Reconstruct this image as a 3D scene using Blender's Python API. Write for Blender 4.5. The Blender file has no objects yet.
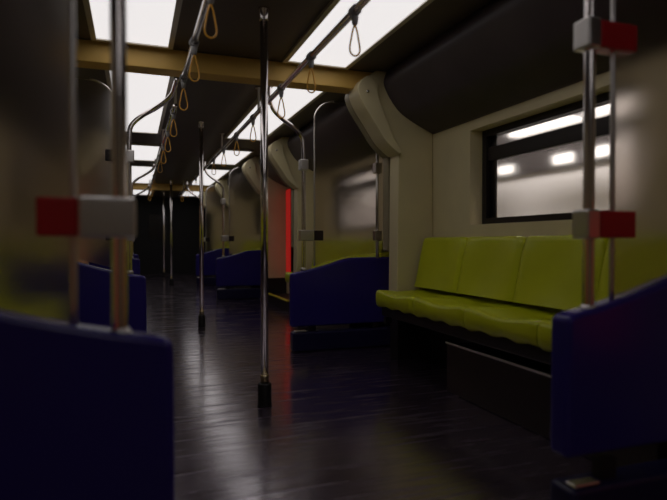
import bpy, bmesh, math, random
from mathutils import Vector, Matrix
random.seed(7)
S = bpy.context.scene
C = S.collection
PI = math.pi
WALL = 1.55      # half width of the car
H = 2.2          # ceiling height
Y0, Y1 = -2.4, 16.6

# ------------------------------------------------------------------ materials
def mat(name, col, rough=.5, metal=0, spec=.5, noise=None, bump=None, emis=None, coat=0, trans=0, ior=1.45):
    m = bpy.data.materials.new(name); m.use_nodes = True
    nt = m.node_tree; b = nt.nodes['Principled BSDF']
    b.inputs['Base Color'].default_value = (*col, 1)
    b.inputs['Roughness'].default_value = rough
    b.inputs['Metallic'].default_value = metal
    b.inputs['Specular IOR Level'].default_value = spec
    b.inputs['Coat Weight'].default_value = coat
    b.inputs['Transmission Weight'].default_value = trans
    b.inputs['IOR'].default_value = ior
    if emis:
        b.inputs['Emission Color'].default_value = (*emis[0], 1)
        b.inputs['Emission Strength'].default_value = emis[1]
    tc = nt.nodes.new('ShaderNodeTexCoord')
    if noise:                                   # (scale, amount)
        n = nt.nodes.new('ShaderNodeTexNoise'); n.inputs['Scale'].default_value = noise[0]; n.inputs['Detail'].default_value = 5
        nt.links.new(tc.outputs['Object'], n.inputs['Vector'])
        r = nt.nodes.new('ShaderNodeValToRGB')
        a = noise[1]
        r.color_ramp.elements[0].position = .3; r.color_ramp.elements[1].position = .7
        r.color_ramp.elements[0].color = (*[c*(1-a) for c in col], 1)
        r.color_ramp.elements[1].color = (*[min(1, c*(1+a)) for c in col], 1)
        nt.links.new(n.outputs['Fac'], r.inputs['Fac']); nt.links.new(r.outputs['Color'], b.inputs['Base Color'])
    if bump:                                    # (scale, strength)
        n = nt.nodes.new('ShaderNodeTexNoise'); n.inputs['Scale'].default_value = bump[0]; n.inputs['Detail'].default_value = 4
        nt.links.new(tc.outputs['Object'], n.inputs['Vector'])
        bp = nt.nodes.new('ShaderNodeBump'); bp.inputs['Strength'].default_value = bump[1]; bp.inputs['Distance'].default_value = .01
        nt.links.new(n.outputs['Fac'], bp.inputs['Height']); nt.links.new(bp.outputs['Normal'], b.inputs['Normal'])
    return m

M = {}
M['beige'] = mat('beige_paint', (.74, .64, .39), .45, noise=(3, .05), bump=(40, .03))
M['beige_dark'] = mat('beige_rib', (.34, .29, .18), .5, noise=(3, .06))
M['cove'] = mat('charcoal_cove', (.075, .058, .062), .42, noise=(4, .1))
M['ceil'] = mat('brown_ceiling', (.105, .080, .064), .45, noise=(2, .1), bump=(30, .03))
M['beam'] = mat('ochre_beam', (.80, .50, .13), .5, noise=(4, .08))
M['steel'] = mat('polished_steel', (.80, .74, .73), .15, 1, bump=(60, .02))
M['steel2'] = mat('satin_steel', (.72, .68, .66), .34, 1, bump=(60, .02))
M['alu'] = mat('light_frame_aluminium', (.62, .58, .50), .4, .6, noise=(8, .06))
M['black'] = mat('black_rubber', (.012, .01, .012), .4, noise=(10, .1))
M['frame'] = mat('black_window_frame', (.018, .013, .013), .4, noise=(8, .1))
M['brass'] = mat('brass_ring', (.75, .62, .38), .25, 1, noise=(20, .05))
M['blue'] = mat('deep_blue_plastic', (.030, .018, .21), .26, 0, .5, noise=(2, .08), bump=(70, .04))
M['navy'] = mat('dark_navy_plinth', (.012, .010, .06), .35, 0, .5, noise=(3, .1))
M['green'] = mat('lime_seat_plastic', (.55, .58, .012), .33, 0, .5, noise=(2.5, .07), bump=(60, .04))
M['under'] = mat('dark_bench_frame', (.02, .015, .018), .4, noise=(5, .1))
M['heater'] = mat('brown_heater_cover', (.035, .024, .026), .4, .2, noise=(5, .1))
M['red'] = mat('red_clamp_reflection', (.50, .015, .02), .35, noise=(6, .08))  # red reflection on the near clamps, put into the colour
M['lamp'] = mat('white_diffuser', (.5, .5, .5), .5, emis=((1.0, .96, .955), .84), noise=(2, .02))
M['redlamp'] = mat('red_door_lamp', (.4, .01, .01), .4, emis=((1, .03, .025), .21), noise=(2, .02))
M['yellow'] = mat('yellow_edge', (.62, .55, .03), .4, noise=(8, .1))
M['strap'] = mat('orange_strap', (.85, .42, .06), .35, noise=(20, .08))
M['collar'] = mat('grey_strap_collar', (.32, .31, .32), .4, noise=(20, .06))
M['door'] = mat('brown_red_door', (.40, .20, .12), .4, noise=(3, .08))
M['dark'] = mat('dark_gangway', (.010, .009, .011), .6, noise=(3, .1))
M['station'] = mat('pale_station_wall', (.62, .59, .57), .6, noise=(.8, .08))
M['station_dark'] = mat('dark_station_ceiling', (.03, .022, .02), .6, noise=(1, .2))
M['stlamp'] = mat('station_lamp', (.5, .5, .5), .5, emis=((1, .93, .84), 1.5), noise=(2, .02))
M['glass'] = mat('window_glass', (.90, .88, .88), .11, trans=1, ior=1.3, noise=(.5, .02))
M['frost'] = mat('frosted_screen', (.78, .71, .67), .29, trans=1, ior=1.2, noise=(.7, .03))

def floor_mat():
    m = bpy.data.materials.new('dark_plank_floor'); m.use_nodes = True
    nt = m.node_tree; N = nt.nodes; L = nt.links; b = N['Principled BSDF']
    tc = N.new('ShaderNodeTexCoord')
    mp = N.new('ShaderNodeMapping'); mp.inputs['Scale'].default_value = (1.3, 16, 1); L.new(tc.outputs['Object'], mp.inputs['Vector'])
    n = N.new('ShaderNodeTexNoise'); n.inputs['Scale'].default_value = 1.6; n.inputs['Detail'].default_value = 7; n.inputs['Roughness'].default_value = .62
    L.new(mp.outputs['Vector'], n.inputs['Vector'])
    n2 = N.new('ShaderNodeTexNoise'); n2.inputs['Scale'].default_value = 1.1; n2.inputs['Detail'].default_value = 3
    L.new(tc.outputs['Object'], n2.inputs['Vector'])
    r = N.new('ShaderNodeValToRGB'); r.color_ramp.elements[0].color = (.026, .018, .030, 1); r.color_ramp.elements[1].color = (.075, .055, .075, 1)
    r.color_ramp.elements[0].position = .35; r.color_ramp.elements[1].position = .7
    L.new(n.outputs['Fac'], r.inputs['Fac']); L.new(r.outputs['Color'], b.inputs['Base Color'])
    rr = N.new('ShaderNodeMapRange'); rr.inputs['To Min'].default_value = .12; rr.inputs['To Max'].default_value = .34
    rr.inputs['From Min'].default_value = .3; rr.inputs['From Max'].default_value = .7
    L.new(n.outputs['Fac'], rr.inputs['Value']); L.new(rr.outputs['Result'], b.inputs['Roughness'])
    cw = N.new('ShaderNodeMapRange'); cw.inputs['To Min'].default_value = 1.0; cw.inputs['To Max'].default_value = .4
    cw.inputs['From Min'].default_value = .48; cw.inputs['From Max'].default_value = .62
    L.new(n.outputs['Fac'], cw.inputs['Value']); L.new(cw.outputs['Result'], b.inputs['Coat Weight'])
    bp = N.new('ShaderNodeBump'); bp.inputs['Strength'].default_value = .10; bp.inputs['Distance'].default_value = .012
    L.new(n.outputs['Fac'], bp.inputs['Height'])
    # plank seams running along the width of the car
    w = N.new('ShaderNodeTexWave'); w.wave_type = 'BANDS'; w.bands_direction = 'Y'; w.inputs['Scale'].default_value = 2.2
    L.new(tc.outputs['Object'], w.inputs['Vector'])
    bp2 = N.new('ShaderNodeBump'); bp2.inputs['Strength'].default_value = .015; bp2.inputs['Distance'].default_value = .01
    L.new(w.outputs['Fac'], bp2.inputs['Height']); L.new(bp.outputs['Normal'], bp2.inputs['Normal'])
    L.new(bp2.outputs['Normal'], b.inputs['Normal']); L.new(bp2.outputs['Normal'], b.inputs['Coat Normal'])
    b.inputs['Specular IOR Level'].default_value = 1.0; b.inputs['IOR'].default_value = 1.8; b.inputs['Coat Weight'].default_value = 1; b.inputs['Coat Roughness'].default_value = .12; b.inputs['Coat IOR'].default_value = 2.4; b.inputs['Coat Tint'].default_value = (1, .93, 1, 1); b.inputs['Specular Tint'].default_value = (1, .88, 1, 1)
    return m
M['floor'] = floor_mat()

# ------------------------------------------------------------------ helpers
def link(name, bm, m, parent=None, smooth=False, bevel=0, seg=2):
    bmesh.ops.recalc_face_normals(bm, faces=bm.faces[:])
    me = bpy.data.meshes.new(name); bm.to_mesh(me); bm.free()
    me.materials.append(m if not isinstance(m, str) else M[m])
    o = bpy.data.objects.new(name, me); C.objects.link(o)
    if smooth:
        for p in me.polygons: p.use_smooth = True
    if bevel:
        b = o.modifiers.new('bevel', 'BEVEL'); b.width = bevel; b.segments = seg; b.limit_method = 'ANGLE'; b.angle_limit = .6
        for p in me.polygons: p.use_smooth = True
        w = o.modifiers.new('wn', 'WEIGHTED_NORMAL'); w.keep_sharp = False
    if parent: o.parent = parent
    return o

def box(bm, x0, x1, y0, y1, z0, z1):
    x0, x1 = min(x0, x1), max(x0, x1)
    vs = [bm.verts.new((x, y, z)) for x in (x0, x1) for y in (y0, y1) for z in (z0, z1)]
    for f in ((0,1,3,2),(4,6,7,5),(0,4,5,1),(2,3,7,6),(0,2,6,4),(1,5,7,3)):
        bm.faces.new([vs[i] for i in f])
    return bm

def mk(name, m, dims, parent=None, bevel=0, **k):
    bm = bmesh.new()
    for d in (dims if isinstance(dims, list) else [dims]): box(bm, *d)
    return link(name, bm, m, parent, bevel=bevel, **k)

def smoothpath(pts, n=6):
    out = []; P = [Vector(p) for p in pts]
    for i in range(len(P)-1):
        a = P[max(i-1, 0)]; b = P[i]; c = P[i+1]; d = P[min(i+2, len(P)-1)]
        for k in range(n):
            t = k/n
            out.append(.5*((2*b)+(c-a)*t+(2*a-5*b+4*c-d)*t*t+(3*b-a-3*c+d)*t**3))
    out.append(P[-1]); return out

def tube(bm, pts, r, seg=14, closed=False, rads=None):
    P = [Vector(p) for p in pts]; n = len(P); rings = []
    up = None
    for i in range(n):
        if closed: t = (P[(i+1) % n]-P[i-1]).normalized()
        else: t = (P[min(i+1, n-1)]-P[max(i-1, 0)]).normalized()
        if up is None:
            up = Vector((0, 0, 1)) if abs(t.z) < .9 else Vector((1, 0, 0))
        a = (up-t*up.dot(t)).normalized(); up = a; b = t.cross(a)
        rr = rads[i] if rads else r
        rings.append([bm.verts.new(P[i]+rr*(math.cos(2*PI*k/seg)*a+math.sin(2*PI*k/seg)*b)) for k in range(seg)])
    for i in range(n if closed else n-1):
        A = rings[i]; B = rings[(i+1) % n]
        for k in range(seg):
            bm.faces.new((A[k], A[(k+1) % seg], B[(k+1) % seg], B[k]))
    if not closed:
        bm.faces.new(rings[0]); bm.faces.new(rings[-1][::-1])
    return bm

def lathe(bm, x, y, prof, seg=24):     # prof: (r, z) list
    rings = [[bm.verts.new((x+r*math.cos(2*PI*k/seg), y+r*math.sin(2*PI*k/seg), z)) for k in range(seg)] for r, z in prof]
    for A, B in zip(rings, rings[1:]):
        for k in range(seg): bm.faces.new((A[k], A[(k+1) % seg], B[(k+1) % seg], B[k]))
    bm.faces.new(rings[0]); bm.faces.new(rings[-1][::-1]); return bm

def prism(bm, poly, y0, y1):           # poly of (x, z) extruded along Y
    A = [bm.verts.new((x, y0, z)) for x, z in poly]; B = [bm.verts.new((x, y1, z)) for x, z in poly]
    n = len(poly)
    for i in range(n): bm.faces.new((A[i], A[(i+1) % n], B[(i+1) % n], B[i]))
    bm.faces.new(A); bm.faces.new(B[::-1]); return bm

def loft(bm, rings):
    R = [[bm.verts.new(p) for p in r] for r in rings]; n = len(rings[0])
    for A, B in zip(R, R[1:]):
        for k in range(n): bm.faces.new((A[k], A[(k+1) % n], B[(k+1) % n], B[k]))
    bm.faces.new(R[0]); bm.faces.new(R[-1][::-1]); return bm

def sp2(pts, n=5):
    return [(p.x, p.z) for p in smoothpath([(a, 0, b) for a, b in pts], n)]

def thing(name, label, cat, loc=(0, 0, 0), group=None):
    o = bpy.data.objects.new(name, None); C.objects.link(o); o.location = loc
    o['label'] = label; o['category'] = cat
    if group: o['group'] = group
    return o
def tag(o, label, cat, group=None):
    o['label'] = label; o['category'] = cat
    if group: o['group'] = group
    return o
def struct(o): o['kind'] = 'structure'; return o
def dup(root, loc, label):
    r = root.copy(); C.objects.link(r); r.location = loc; r['label'] = label
    for ch in list(root.children):
        c = ch.copy(); C.objects.link(c); c.parent = r
        for g in ch.children:
            d = g.copy(); C.objects.link(d); d.parent = c
    return r

# ------------------------------------------------------------------ room shell
struct(mk('floor', 'floor', (-WALL-.1, WALL+.1, Y0-.1, Y1+.1, -.08, 0)))
struct(mk('ceiling', 'ceil', (-WALL-.1, WALL+.1, Y0-.1, Y1+.1, H, H+.08)))
WINS = [(1.95, 3.28), (4.85, 6.3), (9.05, 10.9), (12.05, 13.9)]
DOORS = [(-.85, .72), (6.86, 8.05)]
ZW0, ZW1 = 1.03, 1.685
wn = 0; dn = 0
for s, side in ((1, 'right'), (-1, 'left')):
    a, b = s*WALL, s*(WALL+.18)
    bm = bmesh.new()
    cuts = sorted([(y0, y1, ZW0, ZW1) for y0, y1 in WINS]+[(y0, y1, 0, 1.95) for y0, y1 in DOORS])
    y = Y0
    for y0, y1, z0, z1 in cuts:
        if y0 > y: box(bm, a, b, y, y0, 0, H)
        if z0 > 0: box(bm, a, b, y0, y1, 0, z0)
        box(bm, a, b, y0, y1, z1, H)
        y = y1
    box(bm, a, b, y, Y1, 0, H)
    struct(link('wall_'+side, bm, 'beige'))
    # windows
    for y0, y1 in WINS:
        wn += 1
        f = .045
        u0, u1 = s*(WALL+.10), s*(WALL+.165)
        zt0, zt1 = 1.47, 1.565
        w = mk('window_%d' % wn, 'frame', [(u0, u1, y0, y0+f, ZW0, ZW1), (u0, u1, y1-f, y1, ZW0, ZW1),
             (u0, u1, y0+f, y1-f, ZW0, ZW0+f), (u0, u1, y0+f, y1-f, ZW1-f, ZW1)])
        struct(w)
        mk('transom', 'frame', (s*(WALL+.11), s*(WALL+.16), y0+f, y1-f, zt0, zt1), w, bevel=.006)
        mk('gasket', 'black', (s*(WALL+.139), s*(WALL+.15), y1-f-.06, y1-f, ZW0+f, ZW1-f), w)
        mk('gasket', 'black', (s*(WALL+.139), s*(WALL+.15), y0+f, y0+f+.06, ZW0+f, ZW1-f), w)
        mk('lower_pane', 'glass', (s*(WALL+.132), s*(WALL+.138), y0+f, y1-f, ZW0+f, zt0), w)
        mk('upper_pane', 'glass', (s*(WALL+.132), s*(WALL+.138), y0+f, y1-f, zt1, ZW1-f), w)
    # doors
    for y0, y1 in DOORS:
        dn += 1
        mid = (y0+y1)/2
        d = bpy.data.objects.new('door_%d' % dn, None); C.objects.link(d); d['kind'] = 'structure'
        d.location = (s*(WALL+.06), mid, 0)
        for q in (-1, 1):
            ya, yb = (y0-mid+.002, -.004) if q < 0 else (.004, y1-mid-.002)
            w_ = yb-ya
            lf = mk('door_leaf', 'door', [(-.02, .02, ya, ya+.12, .15, 1.93), (-.02, .02, yb-.12, yb, .15, 1.93),
                 (-.02, .02, ya+.12, yb-.12, .15, .95), (-.02, .02, ya+.12, yb-.12, 1.75, 1.93)], d)
            mk('door_pane', 'glass', (-.004, .004, ya+.12, yb-.12, .95, 1.75), lf)
        struct(d)
    # convex bulkhead cove above the windows
    pr = sp2([(1.15, 2.198), (1.125, 2.09), (1.225, 1.93), (1.35, 1.84), (1.548, 1.75)], 6)+[(1.548, 2.198)]
    bm = prism(bmesh.new(), [(s*x, z) for x, z in pr], Y0, Y1)
    t = link('trim_%d' % (1 if s > 0 else 2), bm, 'cove')
    for p in t.data.polygons: p.use_smooth = abs(p.normal.y) < .5
    struct(t)
# end walls with a dark gangway
e = struct(mk('wall_end', 'dark', [(-WALL, -.42, Y1, Y1+.1, 0, H), (.42, WALL, Y1, Y1+.1, 0, H), (-.42, .42, Y1, Y1+.1, 1.95, H)]))
struct(mk('wall_rear', 'beige_dark', (-WALL-.1, WALL+.1, Y0-.12, Y0, 0, H)))
d = struct(mk('door_%d' % (dn+1), 'dark', (-.42, .42, Y1+.05, Y1+.09, 0, 1.95)))
mk('door_pane', 'glass', (-.25, .25, Y1+.035, Y1+.049, 1.0, 1.7), d)

# door sills with yellow edge, red door lamps
for s, side in ((1, 'right'), (-1, 'left')):
    for k, (y0, y1) in enumerate(DOORS):
        near = k == 0; yl = y1-.20 if near else y1-.01
        t = thing('door_sill', 'raised dark sill with yellow edge at the %s hand doorway%s' % (side, ' beside the camera' if near else ' down the car'), 'door sill', (0, 0, 0))
        mk('step', 'heater', (s*1.215, s*1.548, y0-.02, y1-.02, .0005, .135), t)
        mk('edge_strip', 'yellow', (s*1.20, s*1.25, y0-.02, y1-.02, .1355, .155), t, bevel=.004)
        pass
        l = thing('door_lamp', 'tall glowing red lamp strip on the %s wall, %s' % (side, 'beside the camera' if near else 'by the far doorway'), 'lamp', (0, 0, 0))
        zt = 1.15 if near else 1.72
        mk('housing', 'frame', (s*1.535, s*1.549, yl-.18, yl+.09, .38, zt), l)
        mk('diffuser', 'redlamp', (s*1.520, s*1.5345, yl-.165, yl+.075, .40, zt-.02), l, bevel=.004)

# ------------------------------------------------------------------ pillars
def pillar(s, y, label):
    t = thing('pillar', label, 'pillar', (s*1.38, y+.14, 0), 'beige pillars along the walls')
    X = lambda u: s*(u-1.38)
    prof = sp2([(1.235, 1.575), (1.13, 1.66), (1.035, 1.79), (.945, 1.92), (.905, 2.0), (.90, 2.05), (.925, 2.10), (.99, 2.15), (1.05, 2.197)], 5)
    pr = [(1.235, .36)]+[(a_+.012, b_) for a_, b_ in prof]+[(1.548, 2.197), (1.548, .36)]
    bm = prism(bmesh.new(), [(X(a), b) for a, b in pr], -.12, .03)
    link('column', bm, 'beige', t, bevel=.02, seg=3)
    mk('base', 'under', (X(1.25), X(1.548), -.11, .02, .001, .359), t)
    cov = [(a_+min(.045+.12*(b_-1.575)/.46, (2.165-b_)*1.6), b_+.03*min(1, (2.15-b_)*8)) for a_, b_ in prof[::-1] if 1.62 < b_ < 2.13]
    bm = prism(bmesh.new(), [(X(a), b) for a, b in [p_ for p_ in prof if p_[1] < 2.145]+cov+[(1.262, 1.59)]], -.160, .035)
    link('shoulder_cover', bm, 'beige', t, bevel=.036, seg=5)
    rb = [(1.24, .84), (1.24, 1.575)]+[(a_+.012, b_) for a_, b_ in prof[1:]]
    bm = prism(bmesh.new(), [(X(a), b) for a, b in rb+[(1.548, 2.197), (1.548, .84)]], .055, .15)
    link('rib', bm, 'beige_dark', t, bevel=.012, seg=2)
    # small steel screw cap by the shoulder top
    b2 = bmesh.new(); lathe(b2, 0, 0, [(.012, 0), (.012, .004), (.006, .008)], 12)
    bmesh.ops.rotate(b2, verts=b2.verts, matrix=Matrix.Rotation(PI/2, 3, 'X'))
    bmesh.ops.translate(b2, verts=b2.verts, vec=(X(.975), -.1605, 2.02))
    link('screw_cap', b2, 'steel', t, smooth=True)
    return t
names = {1: 'right', -1: 'left'}
ordw = {3.76: 'nearest', 6.52: 'second', 8.15: 'third', 11.15: 'fourth', 14.1: 'farthest'}
for s in (1, -1):
    for y in (.74, 3.76, 6.52, 8.15, 11.15, 14.1):
        if y < 1 or (s < 0 and y == 3.76): continue
        tail = {3.76: 'beside the end of the first bench', 6.52: 'just before the doorway', 8.15: 'just past the doorway',
                11.15: 'between the two far screens', 14.1: 'close to the dark end of the car'}[y]
        pillar(s, y, 'beige pillar with curved shoulder on the %s wall, %s' % (names[s], tail))

# ------------------------------------------------------------------ beams & lights
def beam(y, label):
    bm = prism(bmesh.new(), [(-1.15, 2.198), (-1.12, 2.06), (1.12, 2.06), (1.15, 2.198)], y, y+.16)
    return tag(link('ceiling_beam', bm, 'beam', bevel=.006), label, 'beam', 'ochre ceiling beams')
beam(3.84, 'broad ochre beam crossing the ceiling between the nearest light panels')
beam(12.72, 'distant thin ochre beam crossing the ceiling near the far end')

def light(s, y0, y1, label):
    t = thing('ceiling_light', label, 'light', (s*.62+{2.38: -.03, 5.41: .02, 8.38: .08, 11.2: .12, 14.32: .17}.get(round((y0+y1)/2, 2), 0), (y0+y1)/2, H), 'white ceiling light panels')
    h = (y1-y0)/2; w = .215; f = .032; z0, z1 = -.022, -.001
    mk('frame', 'alu', [(-w-f, -w, -h-f, h+f, z0, z1), (w, w+f, -h-f, h+f, z0, z1), (-w, w, -h-f, -h, z0, z1), (-w, w, h, h+f, z0, z1)], t)
    mk('diffuser', 'lamp', (-w, w, -h, h, -.014, -.002), t)
for s in (1, -1):
    for i, (y0, y1) in enumerate([(1.0, 3.76), (4.04, 6.78), (7.68, 9.08), (9.8, 12.6), (12.95, 15.7)]):
        pos = ['nearest long', 'long', 'short', 'far long', 'farthest'][i]
        tail = ['in front of the ochre beam', 'behind the ochre beam', 'above the doorway', 'before the distant beam', 'beyond the distant beam'][i]
        light(s, y0, y1, '%s white light panel, %s of ceiling, %s' % (pos, names[s], tail))

for s in (1, -1):
    light(s, -1.9, -.05, 'white light panel on the %s of the ceiling behind the camera' % names[s])
# ------------------------------------------------------------------ floor poles
def pole(y, label):
    t = thing('grab_pole', label, 'pole', (.03 if y < 10 else .085, y, 0), 'floor to ceiling grab poles')
    lathe_bm = lathe(bmesh.new(), 0, 0, [(.021, .125), (.021, 2.175)], 24)
    link('tube', lathe_bm, 'steel', t, smooth=True)
    b = lathe(bmesh.new(), 0, 0, [(.040, .001), (.040, .012), (.038, .02), (.038, .118), (.034, .126)], 28)
    link('base_collar', b, 'black', t, smooth=True)
    b = lathe(bmesh.new(), 0, 0, [(.024, .1265), (.024, .150), (.0215, .158), (.0255, .162), (.0255, .172), (.0215, .174)], 24)
    link('ring', b, 'brass', t, smooth=True)
    b = lathe(bmesh.new(), 0, 0, [(.0235, 2.13), (.025, 2.135), (.026, 2.19), (.032, 2.197)], 24)
    link('ceiling_sleeve', b, 'steel', t, smooth=True)
pole(3.0, 'nearest steel floor pole, tallest in the middle of the aisle')
pole(6.02, 'second steel floor pole, standing behind the tallest aisle pole')
pole(12.0, 'distant thin floor pole, first of the far pair')
pole(15.0, 'most distant thin floor pole close to the dark end')

# ------------------------------------------------------------------ overhead rails & straps
for s in (1, -1):
    t = thing('overhead_rail', 'long steel overhead rail with straps along the %s of the aisle' % names[s], 'handrail', (s*.335, 0, 0), 'overhead rails')
    ys = [Y0+.3, 0, 2, 4.1, 4.35, 4.6, 7, 9, 11, 13.6, 13.75, 13.8]
    if s > 0:
        link('rail_tube', tube(bmesh.new(), [(0, y, 2.0) for y in ys], .0185), 'steel', t, smooth=True)
    else:
        link('rail_tube', tube(bmesh.new(), [(0, y, 2.0) for y in ys if y < 3][:]+[(0, 3.86, 2.0)], .0185), 'steel', t, smooth=True)
        link('rail_tube', tube(bmesh.new(), [(0, y, 2.0) for y in ys if y > 4.5], .0185), 'steel', t, smooth=True)
    for y in (1.2, 4.55, 6.6, 8.9, 11.95):
        link('hanger', lathe(bmesh.new(), 0, y, [(.011, 2.012), (.011, 2.185), (.03, 2.19), (.03, 2.198)], 14), 'steel2', t, smooth=True)
proto = None
SY = [2.42, 3.1, 3.8, 4.78, 5.6, 6.45, 7.3, 9.5, 10.3, 11.1, 12.3]
ordn = ['nearest', 'second', 'third from the camera', 'first past the ochre beam', 'fifth', 'sixth', 'seventh', 'eighth', 'ninth', 'tenth', 'farthest']
for s in (1, -1):
    for i, y in enumerate(SY):
        lab = 'orange loop strap on the %s rail, %s' % (names[s], ordn[i])
        if proto is None:
            proto = thing('grab_strap', lab, 'strap', (s*.335, y, 2.0), 'orange hand straps')
            b = bmesh.new()
            def ring(r, y_): return [b.verts.new((r*math.cos(2*PI*k/20), y_, r*math.sin(2*PI*k/20))) for k in range(20)]
            rr = [ring(.0195, -.022), ring(.026, -.022), ring(.026, .022), ring(.0195, .022)]
            for A, B in zip(rr, rr[1:]+rr[:1]):
                for k in range(20): b.faces.new((A[k], A[(k+1) % 20], B[(k+1) % 20], B[k]))
            link('collar', b, 'collar', proto, smooth=True)
            b = lathe(bmesh.new(), 0, 0, [(.018, -.0215), (.017, -.040), (.013, -.062), (.010, -.066)], 14)
            link('socket', b, 'collar', proto, smooth=True)
            pts = [(0, 0, -.064), (.010, 0, -.09), (.019, 0, -.135), (.0255, 0, -.175), (.020, 0, -.200), (0, 0, -.211),
                   (-.020, 0, -.200), (-.0255, 0, -.175), (-.019, 0, -.135), (-.010, 0, -.09)]
            P = smoothpath(pts+[pts[0]], 5)[:-1]
            link('loop', tube(bmesh.new(), P, .0042, 10, closed=True), 'strap', proto, smooth=True)
            o = proto
        else:
            o = dup(proto, (s*.335, y, 2.0), lab)
        o.rotation_euler = (0, 0, 0)

# ------------------------------------------------------------------ partitions with screens
def partition(s, y, label, near=False):
    t = thing('draught_screen', label, 'screen', (s*1.05, y, 0), 'blue draught screens beside the benches')
    X = lambda u: s*(u-1.05)
    dz = .0 if near else .036
    zb = .255 if near else .243
    top = sp2([(.565, .665), (.585, .690), (.70, .712), (.87, .752), (1.02, .797), (1.12, .812), (1.27, .815)], 4)
    poly = [(.562, zb)]+top+[(1.548, .815), (1.548, zb)]
    if y in (3.9,): pass
    bm = prism(bmesh.new(), [(X(a), b-dz) for a, b in poly], -.04, .04)
    link('panel', bm, 'blue', t, bevel=.022, seg=4)
    mk('plinth', 'navy', (X(.575), X(1.548), -.055, .055, .001, .165), t, bevel=.02, seg=3)
    mk('plinth_highlight', 'steel2', (X(.59), X(.69), -.045, -.005, .1655, .178), t, bevel=.005)  # bright steel piece standing in for the highlight on the plinth corner
    mk('bracket', 'under', (X(.72), X(.78), -.02, .02, .166, .230), t)
    mk('bracket', 'under', (X(1.3), X(1.36), -.02, .02, .166, .230), t)
    # stanchion that bends in towards the overhead rail
    path = [(X(.681), 0, .65), (X(.681), 0, 1.0), (X(.681), 0, 1.55), (X(.679), 0, 1.68), (X(.665), 0, 1.78), (X(.59), 0, 1.86)]
    path += [(X(.50), 0, 1.92), (X(.425), 0, 1.99), (X(.395), 0, 2.08), (X(.39), 0, 2.198)] if s > 0 else [(X(.50), -.02, 1.915), (X(.43), -.10, 1.955), (X(.385), -.22, 1.985), (X(.375), -.42, 1.998), (X(.373), -.56, 2.0)]
    link('stanchion', tube(bmesh.new(), smoothpath(path, 6), .0175, 16), 'steel', t, smooth=True)
    b = lathe(bmesh.new(), X(.681), 0, [(.026, .685-dz*.5), (.026, .705-dz*.5), (.020, .715-dz*.5)], 18)
    link('foot_ring', b, 'steel2', t, smooth=True)
    # frosted screen with rounded upper corner + thin steel edge
    g = [(.776, .75)]+[(.776, 1.9)]+sp2([(.776, 1.90), (.783, 1.98), (.83, 2.05), (.90, 2.09)], 5)[1:]+[(1.12, 2.10), (1.2, 1.97), (1.35, 1.85), (1.545, 1.755), (1.545, .83), (1.2, .80), (1.0, .775), (.87, .74), (.776, .715)]
    g = g[1:]
    bm = prism(bmesh.new(), [(X(a), b) for a, b in g], -.004, .004)
    link('screen', bm, 'frost', t)
    ep = [(.776, .71), (.776, 1.0), (.776, 1.88)]
    pth = smoothpath([(X(a), 0, b) for a, b in ep], 3)+smoothpath([(X(a), 0, b) for a, b in [(.776, 1.9), (.783, 1.98), (.83, 2.05), (.90, 2.09), (.95, 2.10)]], 5)
    link('screen_edge', tube(bmesh.new(), pth, .0085, 8), 'steel2', t, smooth=True)
    # wall side upright
    link('wall_upright', tube(bmesh.new(), [(X(1.34), -.03, .77), (X(1.34), -.03, 1.80)], .013, 12), 'steel2', t, smooth=True)
    for z in (1.55, .965):
        sp = .695 if near and s > 0 else .765 if s < 0 or z < 1 else .715
        c = mk('clamp', 'steel2', (X(.645), X(sp), -.034, .034, z-.045, z+.045), t, bevel=.007, seg=3)
        if s < 0 or near or z < 1: mk('clamp_end', 'red' if near else 'heater', (X(sp+.0005), X(.846), -.030, .030, z-.042, z+.042), c, bevel=.006, seg=3)  # near clamp ends coloured red to stand in for a reflection on steel
        c = mk('clamp', 'steel2', (X(1.31), X(1.372), -.06, .010, z-.045, z+.045), t, bevel=.007, seg=3)
    return t
PY = [1.34, 4.40, 8.78, 11.8]
tails = ['nearest to the camera', 'just past the first pillar', 'past the doorway', 'farthest down the car']
for s in (1, -1):
    for y, tl in zip(PY, tails):
        partition(s, y, 'blue panel with frosted screen above it on the %s side, %s' % (names[s], tl), near=y < 2)

# ------------------------------------------------------------------ benches
def cushion(s, ya, yb, under=False):
    bm = bmesh.new(); rings = []
    n = 22
    for i in range(n+1):
        v = i/n; y = ya+(yb-ya)*v
        e = abs(2*v-1)
        dish = .022*(1-math.cos(2*PI*v))/2           # dips in the middle, lifts at the seams
        rnd = .010*max(0, (e-.95)/.05)**2
        wav = .006*math.sin(v*PI*6)
        fu = 1.035+.012*(1-e)**2+rnd                   # front bulges back a touch in the middle
        zt = .555-dish-rnd
        prof = [(fu+.02, .435+wav), (fu+.004, .45+wav), (fu, .49), (fu+.001, zt-.02), (fu+.008, zt-.006), (fu+.025, zt), (fu+.09, zt-.004), (fu+.18, zt-.016+.0), (fu+.27, zt-.014), (fu+.36, .548-dish*.6-rnd), (fu+.42, .56-rnd), (fu+.42, .45), (fu+.2, .437)]
        rings.append([(s*a, y, b) for a, b in prof])
    loft(bm, rings); return bm
def back(s, ya, yb):
    bm = bmesh.new(); rings = []; n = 22
    for i in range(n+1):
        v = i/n; y = ya+(yb-ya)*v; e = abs(2*v-1)
        rnd = .014*max(0, (e-.93)/.07)**2
        d = .022*(1-math.cos(2*PI*v))/2
        tr = .022*max(0, (e-.86)/.14)**2
        zt = .945-tr
        prof = [(1.355+d*.5+rnd, .572), (1.372+d+rnd, .64), (1.393+d+rnd, .74), (1.415+d+rnd, .84), (1.432+d*.7+rnd, zt-.03), (1.442+d*.4+rnd, zt-.006), (1.46, zt), (1.50, zt-.004), (1.512, zt-.03), (1.505, .60), (1.44, .572)]
        rings.append([(s*a, y, b) for a, b in prof])
    loft(bm, rings); return bm
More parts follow.
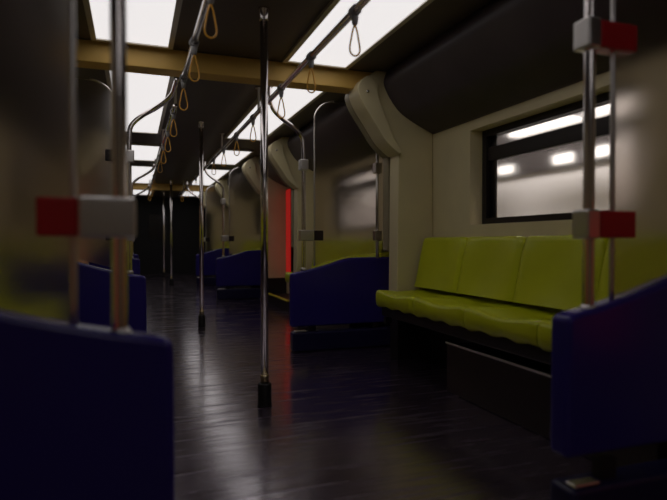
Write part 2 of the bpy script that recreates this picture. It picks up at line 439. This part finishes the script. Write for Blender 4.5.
def bench(s, ya, yb, n, label):
    t = thing('bench', label, 'bench', (s*1.3, ya, 0), 'lime green benches')
    off = Vector((-s*1.3, -ya, 0))
    w = (yb-ya)/n; g = .0025
    for i in range(n):
        for nm, f in (('seat', cushion), ('backrest', back)):
            o = link(nm, f(s, ya+i*w+g, ya+(i+1)*w-g), 'green', t, smooth=True)
            o.data.transform(Matrix.Translation(off)); 
            m = o.modifiers.new('es', 'EDGE_SPLIT'); m.split_angle = 1.0
    L = yb-ya; X = lambda u: s*(u-1.3)
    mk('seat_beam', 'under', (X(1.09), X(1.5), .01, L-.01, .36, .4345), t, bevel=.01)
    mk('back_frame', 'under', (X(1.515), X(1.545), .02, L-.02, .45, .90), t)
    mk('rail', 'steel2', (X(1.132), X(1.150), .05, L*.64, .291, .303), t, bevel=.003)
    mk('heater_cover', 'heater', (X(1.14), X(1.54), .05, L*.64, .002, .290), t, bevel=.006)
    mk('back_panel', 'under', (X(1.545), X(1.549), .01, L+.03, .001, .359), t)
    for k in (.06, L-.10):
        mk('bracket', 'under', (X(1.08), X(1.13), k, k+.03, .31, .359), t)
    return t
for s in (1, -1):
    bench(s, 1.42, 3.752, 4, 'lime green four seat bench, nearest on the %s wall' % names[s])
    bench(s, 4.47, 6.37, 3, 'lime green bench behind the second %s hand partition' % names[s])
    bench(s, 8.85, 11.1, 4, 'lime green bench on the %s wall past the doorway' % names[s])
    bench(s, 11.87, 14.05, 4, 'lime green bench on the %s wall at the far end of the car' % names[s])

# ------------------------------------------------------------------ station outside the right windows
st = mk('station_wall', 'station', (3.45, 3.6, -3, 22, -1, 1.66)); tag(st, 'pale station wall seen outside the right hand windows', 'wall')
st = mk('station_soffit', 'station_dark', [(3.40, 3.6, -3, 22, 1.66, 3.4), (1.75, 3.6, -3, 22, 2.7, 2.9)][:1]); tag(st, 'dark upper wall above the pale station wall outside', 'wall')
for k in range(14):
    y = 1.55+.45*k+(.45*(k//3))
    b = bmesh.new(); box(b, 3.36, 3.395, y, y+.27, 1.69, 1.79)
    o = link('wall_lamp', b, 'stlamp', bevel=.016, seg=3)
    tag(o, 'small glowing lamp above the pale station wall outside the windows', 'lamp', 'station wall lamps')
k = 0
for y0, y1 in ((1.2, 2.7), (2.95, 3.62), (3.76, 4.6), (5.2, 6.6), (7.4, 8.8)):
    o = mk('tube_lamp', 'stlamp', (2.88, 3.02, y0, y1, 1.955, 2.0), bevel=.01)
    mk('hanger', 'black', (2.94, 2.96, y0+.1, y0+.12, 2.0, 2.7), o); mk('hanger', 'black', (2.94, 2.96, y1-.12, y1-.1, 2.0, 2.7), o)
    tag(o, 'long glowing lamp hanging outside the right hand windows', 'lamp', 'hanging station lamps')

tag(mk('station_canopy', 'station_dark', (1.75, 3.39, -3, 22, 2.7, 2.9)), 'dark station canopy above the hanging lamps outside', 'canopy')
for y in (3.2, 8.5):  # unseen fill lights added to brighten the station wall
    la = bpy.data.lights.new('station_wall_fill', 'AREA'); la.shape = 'RECTANGLE'; la.size = .3; la.size_y = 4.5; la.energy = 120 if y < 5 else 55; la.color = (1, .95, .92)
    lo = bpy.data.objects.new('station_wall_fill', la); C.objects.link(lo); lo.location = (2.5, y, 2.66); lo.rotation_euler = (0, math.radians(-38), 0)
# ------------------------------------------------------------------ camera, world, view
cam = bpy.data.cameras.new('camera'); co = bpy.data.objects.new('camera', cam); C.objects.link(co)
cam.sensor_width = 36; cam.lens = 36*550/667
co.location = (-.65, 0, .91)
co.rotation_euler = (math.radians(90-.83), 0, -math.atan(199.5/550))
cam.dof.use_dof = True; cam.dof.focus_distance = 4.6; cam.dof.aperture_fstop = 1.6
cam.clip_start = .02
S.camera = co
w = bpy.data.worlds.new('world'); S.world = w; w.use_nodes = True
w.node_tree.nodes['Background'].inputs['Color'].default_value = (.5, .5, .6, 1)
w.node_tree.nodes['Background'].inputs['Strength'].default_value = .01
S.view_settings.view_transform = 'Standard'; S.view_settings.look = 'None'
S.view_settings.gamma = 1; S.view_settings.use_curve_mapping = False
S.view_settings.exposure = 0
S.cycles.use_denoising = True
S.cycles.max_bounces = 10; S.cycles.transmission_bounces = 8
